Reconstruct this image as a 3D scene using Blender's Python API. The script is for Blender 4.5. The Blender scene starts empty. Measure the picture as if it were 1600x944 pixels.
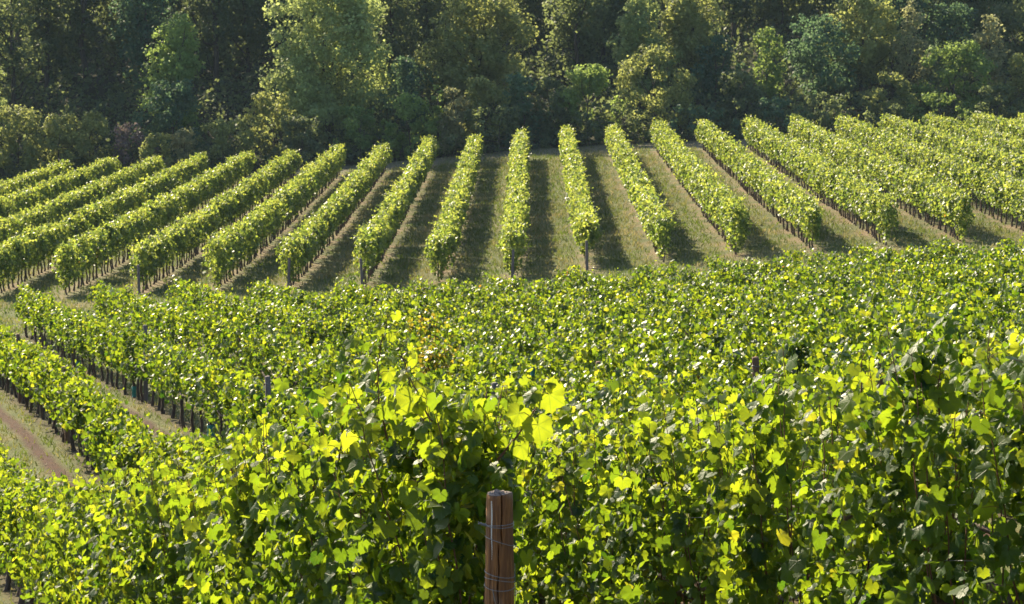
import bpy, math, random
import numpy as np
from mathutils import Vector

# ------------------------------------------------------------------ camera, sky, sun, exposure
scene = bpy.context.scene
COL = scene.collection
F, CX, CY = 3780.0, 800.0, 472.0            # focal length and centre in pixels of the 1600 px photograph
PITCH = math.atan(532 / F)
EYE = Vector((0, 0, 16.0))

cam = bpy.data.objects.new("camera", bpy.data.cameras.new("camera"))
COL.objects.link(cam)
cam.location = EYE
cam.rotation_euler = (math.pi / 2 - PITCH, 0, 0)
cam.data.sensor_width = 36
cam.data.lens = 36 * F / 1600
cam.data.clip_start = 0.5
cam.data.clip_end = 6000
cam.data.dof.use_dof = True
cam.data.dof.focus_distance = 17
cam.data.dof.aperture_fstop = 13
scene.camera = cam

SUN_AZ = math.radians(-30)                   # from +Y towards -X: behind the vines, to the left
SUN_EL = math.radians(29.5)
world = bpy.data.worlds.new("World")
scene.world = world
world.use_nodes = True
wn = world.node_tree.nodes
bg = wn["Background"]
sky = wn.new("ShaderNodeTexSky")
sky.sky_type = 'NISHITA'
sky.sun_disc = False
sky.sun_elevation = SUN_EL
sky.sun_rotation = SUN_AZ
world.node_tree.links.new(sky.outputs[0], bg.inputs[0])
bg.inputs[1].default_value = 0.09

sun = bpy.data.objects.new("sun", bpy.data.lights.new("sun", 'SUN'))
COL.objects.link(sun)
sun.data.energy = 5.0
sun.data.angle = math.radians(0.5)
sun.data.color = (1.0, 0.87, 0.60)
sdir = Vector((math.sin(SUN_AZ) * math.cos(SUN_EL), math.cos(SUN_AZ) * math.cos(SUN_EL), math.sin(SUN_EL)))
sun.rotation_euler = (-sdir).to_track_quat('-Z', 'Y').to_euler()

vs = scene.view_settings
vs.view_transform = 'Standard'
vs.look = 'None'
vs.exposure = 1.58
vs.gamma = 1
vs.use_curve_mapping = False
scene.cycles.max_bounces = 7
scene.cycles.diffuse_bounces = 3
scene.cycles.glossy_bounces = 2
scene.cycles.transmission_bounces = 5
scene.cycles.transparent_max_bounces = 4
scene.cycles.use_denoising = True

rng = np.random.default_rng(7)
random.seed(7)
sp, cp = math.sin(PITCH), math.cos(PITCH)


def unproject(px, py, d):
    """world point on the ray of a photograph pixel at forward distance d"""
    u, v = (px - CX) / F, (CY - py) / F
    fy, fz = cp + sp * v, -sp + cp * v
    return np.array((u * d / fy, d, EYE.z + fz * d / fy))


# ------------------------------------------------------------------ helpers
def mesh_np(name, V, faces, smooth=True, attrs=None):
    """faces: list of int arrays, each (n, k)"""
    me = bpy.data.meshes.new(name)
    V = np.asarray(V, dtype=np.float32)
    me.vertices.add(len(V))
    me.vertices.foreach_set("co", V.ravel())
    idx = np.concatenate([np.asarray(f, dtype=np.int32).ravel() for f in faces])
    cnt = np.concatenate([np.full(len(f), np.asarray(f).shape[1], dtype=np.int32) for f in faces])
    start = np.concatenate(([0], np.cumsum(cnt)[:-1])).astype(np.int32)
    me.loops.add(len(idx))
    me.loops.foreach_set("vertex_index", idx)
    me.polygons.add(len(cnt))
    me.polygons.foreach_set("loop_start", start)
    me.polygons.foreach_set("use_smooth", np.full(len(cnt), smooth, dtype=bool))
    for an, (kind, data) in (attrs or {}).items():
        a = me.attributes.new(an, kind, 'POINT')
        a.data.foreach_set("value" if kind == 'FLOAT' else "vector", np.asarray(data, dtype=np.float32).ravel())
    me.update(calc_edges=True)
    return me


def link(name, me, mat, parent=None, loc=None):
    o = bpy.data.objects.new(name, me)
    COL.objects.link(o)
    if mat is not None and len(me.materials) == 0:
        me.materials.append(mat)
    if parent:
        o.parent = parent
    if loc is not None:
        o.location = loc
    return o


def tag(o, label=None, cat=None, group=None, kind=None):
    for k, v in (("label", label), ("category", cat), ("group", group), ("kind", kind)):
        if v:
            o[k] = v
    return o


def empty(name, loc):
    o = bpy.data.objects.new(name, None)
    COL.objects.link(o)
    o.empty_display_size = 0.2
    o.location = loc
    return o


class Geo:
    """collects tubes, then becomes one mesh"""
    def __init__(self):
        self.v, self.f, self.n = [], [], 0

    def tube(self, pts, rad, sides=6, cap=True):
        P = np.asarray(pts, dtype=float)
        R = np.broadcast_to(np.asarray(rad, dtype=float), (len(P),))
        T = np.gradient(P, axis=0)
        T /= np.linalg.norm(T, axis=1)[:, None] + 1e-9
        ref = np.array((0., 0, 1)) if abs(T[:, 2]).mean() < .8 else np.array((1., 0, 0))
        A = np.cross(T, ref); A /= np.linalg.norm(A, axis=1)[:, None] + 1e-9
        B = np.cross(T, A)
        th = np.linspace(0, 2 * np.pi, sides, endpoint=False)
        ring = P[:, None] + R[:, None, None] * (np.cos(th)[None, :, None] * A[:, None] + np.sin(th)[None, :, None] * B[:, None])
        self.v.append(ring.reshape(-1, 3))
        n = len(P)
        i = np.arange(n - 1)[:, None] * sides
        j = np.arange(sides)[None]
        k = (j + 1) % sides
        q = np.stack((i + j, i + k, i + sides + k, i + sides + j), -1).reshape(-1, 4) + self.n
        self.f.append(q)
        if cap:
            m = self.n + (n - 1) * sides
            for a in range(1, sides - 2, 2):
                self.f.append(np.array([[m, m + a, m + a + 1, m + a + 2]]))
        self.n += n * sides

    def mesh(self, name, smooth=True):
        return mesh_np(name, np.concatenate(self.v), self.f, smooth)


def fbm1(seed, scales):
    """smooth 1-D/2-D random function as a sum of sines"""
    r = np.random.default_rng(seed)
    w = [(a, r.uniform(.7, 1.3) / s * 2 * np.pi, r.uniform(0, 6.28), r.uniform(-1, 1) / s * 4) for s, a in scales for _ in range(3)]
    tot = sum(abs(x[0]) for x in w)

    def f(s, h=0.0):
        return sum(a * np.sin(k * s + p + q * h) for a, k, p, q in w) / tot * 1.7
    return f


# ------------------------------------------------------------------ terrain height
H_ROW = 1.8
H_NEAR = 1.5
ctl = []


def C(px, py, d, up=0.0):
    p = unproject(px, py, d)
    ctl.append((p[0], p[1], p[2] - up))


ctl += [(0, 0, EYE.z - 1.65), (-3, 2, EYE.z - 1.95), (4, 2, EYE.z - 1.5)]
for px, py, d in ((640, 560, 11.45), (350, 680, 16.3), (150, 735, 23), (0, 735, 33.4),
                  (1600, 562, 10.6), (1230, 625, 12.8), (870, 690, 17), (270, 690, 34), (0, 530, 61.5),
                  (1600, 520, 20), (1600, 455, 40), (1600, 410, 60), (1600, 380, 80),
                  (800, 655, 26.4), (800, 610, 34.7), (800, 570, 43), (800, 530, 51), (800, 497, 59.6), (800, 465, 68), (800, 437, 78),
                  (1200, 590, 26), (1200, 505, 42), (1200, 445, 62), (1200, 405, 79),
                  (23, 465, 84), (157, 445, 81), (450, 443, 79)):
    C(px, py, d, H_NEAR + (.40 if (py > 555 and d < 34 and not (px, d) in ((270, 34), (800, 26.4), (1200, 26))) else 0))
for px, py, d in ((0, 618, 61.5), (120, 725, 45), (290, 660, 48), (200, 618, 56.5), (110, 578, 67.5), (95, 464, 96), (430, 457, 96), (795, 443, 96), (910, 424, 96), (1030, 410, 96), (1140, 402, 96), (1370, 383, 96), (1600, 366, 96)):
    C(px, py, d)
for px, py, d in ((140, 258, 160), (445, 238, 160), (660, 220, 160), (812, 205, 160), (1095, 190, 160), (1300, 182, 160), (1590, 177, 160)):
    C(px, py, d, H_ROW)
ctl = np.array(ctl)


def _phi(r2):
    return np.where(r2 > 1e-9, 0.5 * r2 * np.log(r2 + 1e-12), 0)


# depth is compressed so that near control points and far ones weigh alike
def _warp(x, y):
    yy = 30 * np.log(np.maximum(y, -15) + 22)
    return x * 1.0, yy


cxw, cyw = _warp(ctl[:, 0], ctl[:, 1])
_n = len(ctl)
_K = _phi((cxw[:, None] - cxw) ** 2 + (cyw[:, None] - cyw) ** 2) + np.diag(np.where(ctl[:, 1] < 36, 4.0, 22.0))
_P = np.stack((np.ones(_n), cxw, cyw), 1)
_S = np.linalg.solve(np.block([[_K, _P], [_P.T, np.zeros((3, 3))]]), np.concatenate((ctl[:, 2], np.zeros(3))))
_swell = fbm1(5, ((9, 1.0), (4, .6)))


def ground(x, y):
    x = np.atleast_1d(np.asarray(x, float)); y = np.atleast_1d(np.asarray(y, float))
    xc = 36 * np.tanh(x / 36); yc = np.clip(y, -8, 166)
    out = np.zeros(x.shape)
    xw, yw = _warp(xc, yc)
    flat = xw.ravel(); fy = yw.ravel(); res = np.zeros(flat.shape)
    for s in range(0, len(flat), 20000):
        a, b = flat[s:s + 20000], fy[s:s + 20000]
        k = _phi((a[:, None] - cxw) ** 2 + (b[:, None] - cyw) ** 2)
        res[s:s + 20000] = k @ _S[:_n] + _S[_n] + _S[_n + 1] * a + _S[_n + 2] * b
    out = res.reshape(x.shape)
    t = np.maximum(y - 168, 0)
    out = out + 0.20 * np.minimum(t, 180) * np.clip(t / 12, 0, 1) + np.clip(t - 180, 0, 300) * .1
    return out + .05 * _swell(x * 1.0 + y * .35, y * 2.0)


def g1(x, y):
    return float(ground(x, y)[0])


# ------------------------------------------------------------------ materials
def newmat(name):
    m = bpy.data.materials.new(name)
    m.use_nodes = True
    nt = m.node_tree
    nt.nodes.clear()
    out = nt.nodes.new("ShaderNodeOutputMaterial")
    return m, nt, out


def N(nt, t, **kw):
    n = nt.nodes.new(t)
    for k, v in kw.items():
        if k.startswith("i_"):
            n.inputs[int(k[2:])].default_value = v
        else:
            setattr(n, k, v)
    return n


def ramp(nt, fac, stops, interp='LINEAR'):
    r = nt.nodes.new("ShaderNodeValToRGB")
    r.color_ramp.interpolation = interp
    e = r.color_ramp.elements
    while len(e) < len(stops):
        e.new(0.5)
    for el, (p, c) in zip(e, stops):
        el.position = p
        el.color = (*c, 1)
    nt.links.new(fac, r.inputs[0])
    return r.outputs[0]


def noise(nt, scale, detail=4, rough=.55, vec=None, dist=0.0):
    n = N(nt, "ShaderNodeTexNoise")
    n.inputs["Scale"].default_value = scale
    n.inputs["Detail"].default_value = detail
    n.inputs["Roughness"].default_value = rough
    n.inputs["Distortion"].default_value = dist
    if vec is not None:
        nt.links.new(vec, n.inputs["Vector"])
    return n.outputs[0]


def math_(nt, op, a, b=None, c=None):
    n = N(nt, "ShaderNodeMath", operation=op)
    for i, x in enumerate((a, b, c)):
        if x is None:
            continue
        if isinstance(x, (int, float)):
            n.inputs[i].default_value = x
        else:
            nt.links.new(x, n.inputs[i])
    return n.outputs[0]


def mixc(nt, fac, a, b, blend='MIX'):
    n = N(nt, "ShaderNodeMix", data_type='RGBA', blend_type=blend)
    for i, x in ((0, fac), (6, a), (7, b)):
        if isinstance(x, (int, float)):
            n.inputs[i].default_value = x
        elif isinstance(x, tuple):
            n.inputs[i].default_value = (*x, 1)
        else:
            nt.links.new(x, n.inputs[i])
    return n.outputs[2]


def leaf_material(name, refl, trans, mix=.5, rough=.38, spec=.5, veins=False, coat=0.0):
    m, nt, out = newmat(name)
    at = N(nt, "ShaderNodeAttribute", attribute_name="tone").outputs["Fac"]
    cr = ramp(nt, at, refl)
    ct = ramp(nt, at, trans)
    if veins:
        lv = N(nt, "ShaderNodeAttribute", attribute_name="leafpos").outputs["Vector"]
        sx = N(nt, "ShaderNodeSeparateXYZ")
        nt.links.new(lv, sx.inputs[0])
        ax = math_(nt, 'ABSOLUTE', sx.outputs[0])
        ang = math_(nt, 'ARCTAN2', ax, sx.outputs[1])
        rad = math_(nt, 'POWER', math_(nt, 'ADD', math_(nt, 'MULTIPLY', ax, ax), math_(nt, 'MULTIPLY', sx.outputs[1], sx.outputs[1])), .5)
        v = None
        for a0 in (0.0, .88, 1.83):
            dd = math_(nt, 'ABSOLUTE', math_(nt, 'MULTIPLY', math_(nt, 'SUBTRACT', ang, a0), rad))
            v = dd if v is None else math_(nt, 'MINIMUM', v, dd)
        # finer side veins
        w = math_(nt, 'ABSOLUTE', math_(nt, 'SINE', math_(nt, 'MULTIPLY', math_(nt, 'SUBTRACT', sx.outputs[1], ax), 22.0)))
        vm = ramp(nt, v, ((0.0, (1, 1, 1)), (.035, (0, 0, 0))))
        wm = ramp(nt, w, ((0.0, (.35, .35, .35)), (.22, (0, 0, 0))))
        vein = mixc(nt, 1.0, vm, wm, 'LIGHTEN')
        wp = N(nt, "ShaderNodeNewGeometry").outputs["Position"]
        bl = noise(nt, 23.0, 3, .6, wp)
        edge = math_(nt, 'MULTIPLY', ramp(nt, rad, ((.55, (0, 0, 0)), (.95, (1, 1, 1)))), ramp(nt, noise(nt, 14.0, 4, .7, wp), ((.60, (0, 0, 0)), (.72, (1, 1, 1)))))
        ct = mixc(nt, math_(nt, 'MULTIPLY', vein, .55), ct, (.16, .25, .03))
        ct = mixc(nt, ramp(nt, bl, ((.35, (0, 0, 0)), (.75, (.45, .45, .45)))), ct, (.17, .25, .01))
        cr = mixc(nt, math_(nt, 'MULTIPLY', vein, .6), cr, (.11, .16, .05))
        ct = mixc(nt, math_(nt, 'MULTIPLY', edge, .6), ct, (.30, .16, .02))
        cr = mixc(nt, math_(nt, 'MULTIPLY', edge, .6), cr, (.13, .075, .025))
    p = N(nt, "ShaderNodeBsdfPrincipled")
    nt.links.new(cr, p.inputs["Base Color"])
    p.inputs["Roughness"].default_value = rough
    p.inputs["Specular IOR Level"].default_value = spec
    t = N(nt, "ShaderNodeBsdfTranslucent")
    nt.links.new(ct, t.inputs[0])
    if veins:
        b = N(nt, "ShaderNodeBump")
        b.inputs["Strength"].default_value = .5
        b.inputs["Distance"].default_value = .01
        nt.links.new(mixc(nt, .5, vein, bl), b.inputs["Height"])
        nt.links.new(b.outputs[0], p.inputs["Normal"])
    mx = N(nt, "ShaderNodeMixShader", i_0=mix)
    nt.links.new(p.outputs[0], mx.inputs[1])
    nt.links.new(t.outputs[0], mx.inputs[2])
    nt.links.new(mx.outputs[0], out.inputs[0])
    return m


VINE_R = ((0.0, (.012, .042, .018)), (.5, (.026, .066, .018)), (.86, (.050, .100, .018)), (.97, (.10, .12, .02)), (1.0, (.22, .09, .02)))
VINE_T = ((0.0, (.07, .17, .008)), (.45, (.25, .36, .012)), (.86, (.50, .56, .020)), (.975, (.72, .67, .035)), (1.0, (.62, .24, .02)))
M_leaf = leaf_material("vine_leaf", VINE_R, VINE_T, .53, .46, .19, veins=True)
M_leafmid = leaf_material("vine_leaf_distant", VINE_R, tuple((p, tuple(k * x for k, x in zip((.88, .92, .9), c))) for p, c in VINE_T), .47, .42, .30)
M_leaffar = leaf_material("vine_leaf_far",
                          ((0.0, (.026, .058, .016)), (.5, (.050, .095, .020)), (.97, (.12, .165, .035)), (1.0, (.2, .1, .03))),
                          ((0.0, (.12, .20, .025)), (.45, (.31, .42, .05)), (.97, (.66, .68, .10)), (1.0, (.5, .3, .04))), .44, .45, .30)


def tree_mat(name, dark, light, tr):
    return leaf_material(name, ((0.0, dark), (1.0, light)), ((0.0, tuple(.6 * c for c in tr)), (1.0, tr)), .45, .6, .12)


TM = {
    'pale': tree_mat("foliage_pale_poplar", (0.092, 0.149, 0.061), (0.241, 0.287, 0.122), (0.642, 0.734, 0.232)),
    'green': tree_mat("foliage_fresh_green", (0.057, 0.120, 0.039), (0.137, 0.200, 0.063), (0.436, 0.573, 0.134)),
    'olive': tree_mat("foliage_olive", (0.071, 0.103, 0.041), (0.178, 0.207, 0.079), (0.527, 0.562, 0.159)),
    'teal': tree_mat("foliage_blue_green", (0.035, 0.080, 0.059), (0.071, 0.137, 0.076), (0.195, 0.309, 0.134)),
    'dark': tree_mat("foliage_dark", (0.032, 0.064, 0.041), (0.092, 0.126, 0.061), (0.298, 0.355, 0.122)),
    'tan': tree_mat("foliage_tan", (0.126, 0.143, 0.073), (0.287, 0.287, 0.146), (0.551, 0.551, 0.244)),
    'bare': tree_mat("foliage_purple_twigs", (0.109, 0.086, 0.088), (0.195, 0.155, 0.146), (0.229, 0.172, 0.146)),
}


def bark(name, a, b, scale=14):
    m, nt, out = newmat(name)
    tc = N(nt, "ShaderNodeTexCoord").outputs["Object"]
    mp = N(nt, "ShaderNodeMapping")
    mp.inputs["Scale"].default_value = (1, 1, .18)
    nt.links.new(tc, mp.inputs[0])
    n = noise(nt, scale, 5, .65, mp.outputs[0])
    p = N(nt, "ShaderNodeBsdfPrincipled")
    nt.links.new(ramp(nt, n, ((.3, a), (.7, b))), p.inputs["Base Color"])
    p.inputs["Roughness"].default_value = .9
    bm = N(nt, "ShaderNodeBump")
    bm.inputs["Strength"].default_value = .7
    bm.inputs["Distance"].default_value = .02
    nt.links.new(n, bm.inputs["Height"])
    nt.links.new(bm.outputs[0], p.inputs["Normal"])
    nt.links.new(p.outputs[0], out.inputs[0])
    return m


M_bark = bark("vine_bark", (.035, .022, .016), (.12, .075, .055))
M_treebark = bark("tree_bark", (.020, .015, .011), (.08, .062, .048), 5)
M_cane = bark("vine_cane", (.085, .035, .018), (.17, .075, .035), 30)
M_greycane = bark("weathered_post_wood", (.07, .055, .05), (.19, .155, .145), 18)
M_redpost = bark("reddish_post_wood", (.08, .038, .022), (.21, .115, .075), 18)


def metal(name, c, rough):
    m, nt, out = newmat(name)
    p = N(nt, "ShaderNodeBsdfPrincipled")
    n = noise(nt, 40, 3)
    nt.links.new(ramp(nt, n, ((.3, tuple(x * .6 for x in c)), (.7, c))), p.inputs["Base Color"])
    p.inputs["Metallic"].default_value = .75
    p.inputs["Roughness"].default_value = rough
    nt.links.new(p.outputs[0], out.inputs[0])
    return m


M_wire = metal("galvanised_wire", (.33, .33, .35), .6)

m, nt, out = newmat("green_plastic")
p = N(nt, "ShaderNodeBsdfPrincipled")
nt.links.new(ramp(nt, noise(nt, 25, 2), ((.3, (.006, .11, .085)), (.7, (.012, .19, .14)))), p.inputs["Base Color"])
p.inputs["Roughness"].default_value = .45
nt.links.new(p.outputs[0], out.inputs[0])
M_tube = m

# post wood
m, nt, out = newmat("post_wood")
tc = N(nt, "ShaderNodeTexCoord").outputs["Object"]
sx = N(nt, "ShaderNodeSeparateXYZ"); nt.links.new(tc, sx.inputs[0])
mp = N(nt, "ShaderNodeMapping"); mp.inputs["Scale"].default_value = (1, 1, .055); nt.links.new(tc, mp.inputs[0])
grain = noise(nt, 95, 6, .7, mp.outputs[0], .6)
mp2 = N(nt, "ShaderNodeMapping"); mp2.inputs["Scale"].default_value = (1, 1, .35); nt.links.new(tc, mp2.inputs[0])
blot = noise(nt, 16, 4, .6, mp2.outputs[0])
knots = noise(nt, 7, 2, .5, tc)
col = ramp(nt, grain, ((.25, (.025, .009, .003)), (.45, (.16, .060, .015)), (.60, (.31, .130, .036)), (.80, (.45, .225, .085))))
col = mixc(nt, ramp(nt, blot, ((.42, (0, 0, 0)), (.70, (.75, .75, .75)))), col, (.11, .040, .016))
col = mixc(nt, ramp(nt, knots, ((.60, (0, 0, 0)), (.72, (.5, .5, .5)))), col, (.22, .17, .14))
p = N(nt, "ShaderNodeBsdfPrincipled")
nt.links.new(col, p.inputs["Base Color"])
p.inputs["Roughness"].default_value = .72
bm = N(nt, "ShaderNodeBump"); bm.inputs["Strength"].default_value = .8; bm.inputs["Distance"].default_value = .004
nt.links.new(grain, bm.inputs["Height"]); nt.links.new(bm.outputs[0], p.inputs["Normal"])
nt.links.new(p.outputs[0], out.inputs[0])
M_post = m

m, nt, out = newmat("post_end_grain")
tc = N(nt, "ShaderNodeTexCoord").outputs["Object"]
wv = N(nt, "ShaderNodeTexWave", wave_type='RINGS', rings_direction='Z')
wv.inputs["Scale"].default_value = 42; wv.inputs["Distortion"].default_value = 3.0; wv.inputs["Detail"].default_value = 3
nt.links.new(tc, wv.inputs[0])
c1 = ramp(nt, wv.outputs["Fac"], ((.0, (.16, .11, .085)), (1, (.34, .27, .225))))
c1 = mixc(nt, ramp(nt, noise(nt, 45, 4), ((.4, (0, 0, 0)), (.7, (.8, .8, .8)))), c1, (.13, .085, .06))
p = N(nt, "ShaderNodeBsdfPrincipled"); nt.links.new(c1, p.inputs["Base Color"]); p.inputs["Roughness"].default_value = .85
bm = N(nt, "ShaderNodeBump"); bm.inputs["Strength"].default_value = .6; bm.inputs["Distance"].default_value = .004
nt.links.new(wv.outputs["Fac"], bm.inputs["Height"]); nt.links.new(bm.outputs[0], p.inputs["Normal"])
nt.links.new(p.outputs[0], out.inputs[0])
M_postend = m

m, nt, out = newmat("white_streak")
p = N(nt, "ShaderNodeBsdfPrincipled")
nt.links.new(ramp(nt, noise(nt, 90, 3), ((.3, (.45, .40, .38)), (.7, (.70, .66, .63)))), p.inputs["Base Color"])
p.inputs["Roughness"].default_value = .8
nt.links.new(p.outputs[0], out.inputs[0])
M_white = m

# ground: grass alleys with bare soil under the vines
K_NEAR, A0, S_NEAR = 0.30, 2.95, 2.49
Y_END = 82.5
FAR0, FAR1, S_FAR = 96.0, 160.0, 3.0


def far_x(i, y):
    return S_FAR * i + .05 + .0085 * (y - FAR0)


m, nt, out = newmat("vineyard_ground")
pos = N(nt, "ShaderNodeNewGeometry").outputs["Position"]
sx = N(nt, "ShaderNodeSeparateXYZ"); nt.links.new(pos, sx.inputs[0])
X, Y = sx.outputs[0], sx.outputs[1]
wob = math_(nt, 'MULTIPLY', math_(nt, 'SUBTRACT', noise(nt, .9, 3, .6, pos), .5), .55)
qn = math_(nt, 'DIVIDE', math_(nt, 'SUBTRACT', math_(nt, 'ADD', X, math_(nt, 'MULTIPLY', Y, K_NEAR)), A0), S_NEAR)
qf = math_(nt, 'DIVIDE', math_(nt, 'SUBTRACT', X, math_(nt, 'ADD', math_(nt, 'MULTIPLY', math_(nt, 'SUBTRACT', Y, FAR0), .0085), .05)), S_FAR)
isfar = math_(nt, 'GREATER_THAN', Y, 89.0)


def rowdist(q):
    fr = math_(nt, 'FRACT', math_(nt, 'ADD', math_(nt, 'ADD', q, .5), 100.0))
    return math_(nt, 'ABSOLUTE', math_(nt, 'SUBTRACT', fr, .5))


dn = math_(nt, 'ADD', rowdist(qn), math_(nt, 'MULTIPLY', wob, .35))
df = math_(nt, 'ADD', rowdist(qf), math_(nt, 'MULTIPLY', wob, .35))
n1 = noise(nt, .55, 5, .6, pos)
n2 = noise(nt, 6.0, 5, .7, pos)
n3 = noise(nt, 30.0, 3, .7, pos)
grass = ramp(nt, n1, ((.30, (.070, .095, .026)), (.5, (.105, .118, .036)), (.68, (.165, .140, .058))))
grass = mixc(nt, ramp(nt, n2, ((.30, (.55, .55, .55)), (.62, (0, 0, 0)))), grass, (.055, .070, .020))
soilf = ramp(nt, n2, ((.3, (.16, .105, .065)), (.7, (.27, .185, .120))))
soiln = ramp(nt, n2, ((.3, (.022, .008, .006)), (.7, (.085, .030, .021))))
# far block: pale soil close to the vines; near block: a red tilled band in mid alley and soil under the vines
mf = ramp(nt, df, ((.04, (.8, .8, .8)), (.24, (0, 0, 0))))
mfm = mixc(nt, ramp(nt, n1, ((.42, (.15, .15, .15)), (.60, (1, 1, 1)))), (0, 0, 0), mf)
fq = math_(nt, 'FRACT', math_(nt, 'ADD', math_(nt, 'ADD', qn, math_(nt, 'MULTIPLY', wob, .16)), 100.0))
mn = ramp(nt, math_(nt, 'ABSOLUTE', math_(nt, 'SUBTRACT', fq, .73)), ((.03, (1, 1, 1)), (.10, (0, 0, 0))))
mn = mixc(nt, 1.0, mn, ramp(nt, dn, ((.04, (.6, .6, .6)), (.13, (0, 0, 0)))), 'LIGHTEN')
inrow = math_(nt, 'MULTIPLY', math_(nt, 'GREATER_THAN', Y, FAR0 - 1.0), math_(nt, 'LESS_THAN', Y, FAR1 + .5))
innear = math_(nt, 'LESS_THAN', Y, Y_END)
cf = mixc(nt, math_(nt, 'MULTIPLY', mfm, inrow), grass, soilf)
track = math_(nt, 'MULTIPLY', math_(nt, 'GREATER_THAN', math_(nt, 'ADD', Y, math_(nt, 'MULTIPLY', wob, 3)), FAR1 + 1.2), .75)
cf = mixc(nt, track, cf, (.15, .125, .085))
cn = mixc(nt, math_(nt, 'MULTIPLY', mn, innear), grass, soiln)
cc = mixc(nt, isfar, cn, cf)
cc = mixc(nt, ramp(nt, n3, ((.35, (.35, .35, .35)), (.6, (0, 0, 0)))), cc, (.05, .045, .02))
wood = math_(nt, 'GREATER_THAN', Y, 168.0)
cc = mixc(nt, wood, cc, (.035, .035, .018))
p = N(nt, "ShaderNodeBsdfPrincipled"); nt.links.new(cc, p.inputs["Base Color"]); p.inputs["Roughness"].default_value = .95
p.inputs["Specular IOR Level"].default_value = .15
bm = N(nt, "ShaderNodeBump"); bm.inputs["Strength"].default_value = .9; bm.inputs["Distance"].default_value = .08
nt.links.new(mixc(nt, .5, n2, n3), bm.inputs["Height"]); nt.links.new(bm.outputs[0], p.inputs["Normal"])
nt.links.new(p.outputs[0], out.inputs[0])
M_ground = m

m, nt, out = newmat("grass_blade")
at = N(nt, "ShaderNodeAttribute", attribute_name="tone").outputs["Fac"]
p = N(nt, "ShaderNodeBsdfPrincipled")
nt.links.new(ramp(nt, at, ((.0, (.055, .085, .018)), (.45, (.095, .115, .030)), (.8, (.19, .165, .070)), (1, (.30, .24, .12)))), p.inputs["Base Color"])
p.inputs["Roughness"].default_value = .6
t = N(nt, "ShaderNodeBsdfTranslucent")
nt.links.new(ramp(nt, at, ((.0, (.12, .17, .02)), (.6, (.20, .20, .05)), (1, (.34, .28, .13)))), t.inputs[0])
mx = N(nt, "ShaderNodeMixShader", i_0=.4)
nt.links.new(p.outputs[0], mx.inputs[1]); nt.links.new(t.outputs[0], mx.inputs[2]); nt.links.new(mx.outputs[0], out.inputs[0])
M_grass = m

# ------------------------------------------------------------------ ground sheet
gx = np.unique(np.concatenate((np.linspace(-1800, -300, 10), np.linspace(-300, -60, 17), np.linspace(-60, 60, 161), np.linspace(60, 300, 17), np.linspace(300, 1800, 10))))
gy = np.unique(np.concatenate((np.linspace(-600, -20, 12), np.linspace(-20, 6, 27), np.linspace(6, 180, 233), np.linspace(180, 500, 50), np.linspace(500, 3000, 14))))
GX, GY = np.meshgrid(gx, gy)
GZ = ground(GX, GY)
V = np.stack((GX, GY, GZ), -1).reshape(-1, 3)
nx, ny = len(gx), len(gy)
ii = (np.arange(ny - 1)[:, None] * nx + np.arange(nx - 1)[None]).reshape(-1)
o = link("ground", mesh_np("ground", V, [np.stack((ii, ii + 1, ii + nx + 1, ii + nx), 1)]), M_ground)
tag(o, kind="structure")

# ------------------------------------------------------------------ leaf templates
def polar_leaf(half):
    pts = [(math.sin(math.radians(a)) * r, math.cos(math.radians(a)) * r) for a, r in half]
    full = pts + [(-x, y) for x, y in reversed(pts[1:])]
    v = [(0.0, 0.0)] + full
    v = np.array(v)
    f = np.array([(0, i, i + 1) for i in range(1, len(v) - 1)])
    f = f[[i for i in range(len(f)) if i != len(half) - 1]]      # the notch at the stalk stays open
    return v, f


# vertex order runs tip -> right side -> left side -> tip; close with the last triangle
def make_template(half):
    v, f = polar_leaf(half)
    f = np.vstack((f, [[0, len(v) - 1, 1]]))
    z = -.20 * np.abs(v[:, 0]) ** 1.3 - .16 * np.maximum(v[:, 1], 0) ** 2 + .05 * np.sin(v[:, 0] * 6) * np.cos(v[:, 1] * 5)
    return np.column_stack((v, z)) * .62, f


L0 = make_template(((0, 1.0), (8, .88), (13, .88), (19, .82), (27, .76), (33, .86), (40, .84), (47, .95), (54, .84), (62, .83), (70, .72),
                    (80, .70), (90, .80), (98, .74), (107, .80), (120, .68), (140, .64), (160, .46)))
L1 = make_template(((0, 1.0), (22, .80), (47, .94), (76, .72), (104, .80), (150, .54)))
L2 = (np.array(((0, -.22, 0), (.52, -.05, -.12), (.42, .42, -.14), (0, .62, -.10), (-.42, .42, -.14), (-.52, -.05, -.12))),
      np.array(((0, 1, 2), (0, 2, 3), (0, 3, 4), (0, 4, 5))))
L3 = (np.array(((0, -.35, 0), (.5, .1, -.12), (0, .6, -.05), (-.5, .1, -.12))), np.array(((0, 1, 2), (0, 2, 3))))


def norm(a):
    return a / (np.linalg.norm(a, axis=-1, keepdims=True) + 1e-9)


def leaf_arrays(P, Nn, T, S, tone, tpl, r):
    """instances of a leaf template -> vertices, faces, tone, leafpos"""
    tv, tf = tpl
    n = len(P)
    Nn = norm(Nn)
    Ty = norm(T - (T * Nn).sum(1, keepdims=True) * Nn)
    Tx = np.cross(Ty, Nn)
    curl = r.uniform(-.2, 3.2, n)[:, None]
    wid = r.uniform(.85, 1.12, n)[:, None]
    lx = tv[None, :, 0] * wid
    twist = r.normal(0, .35, n)[:, None] * tv[None, :, 0] * tv[None, :, 1]
    lz = tv[None, :, 2] * curl + twist
    Vv = P[:, None] + S[:, None, None] * (lx[..., None] * Tx[:, None] + tv[None, :, 1, None] * Ty[:, None] + lz[..., None] * Nn[:, None])
    k = len(tv)
    Ff = tf[None] + (np.arange(n) * k)[:, None, None]
    return Vv.reshape(-1, 3), Ff.reshape(-1, tf.shape[1]), np.repeat(tone, k), np.tile(tv / .62, (n, 1))


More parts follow.
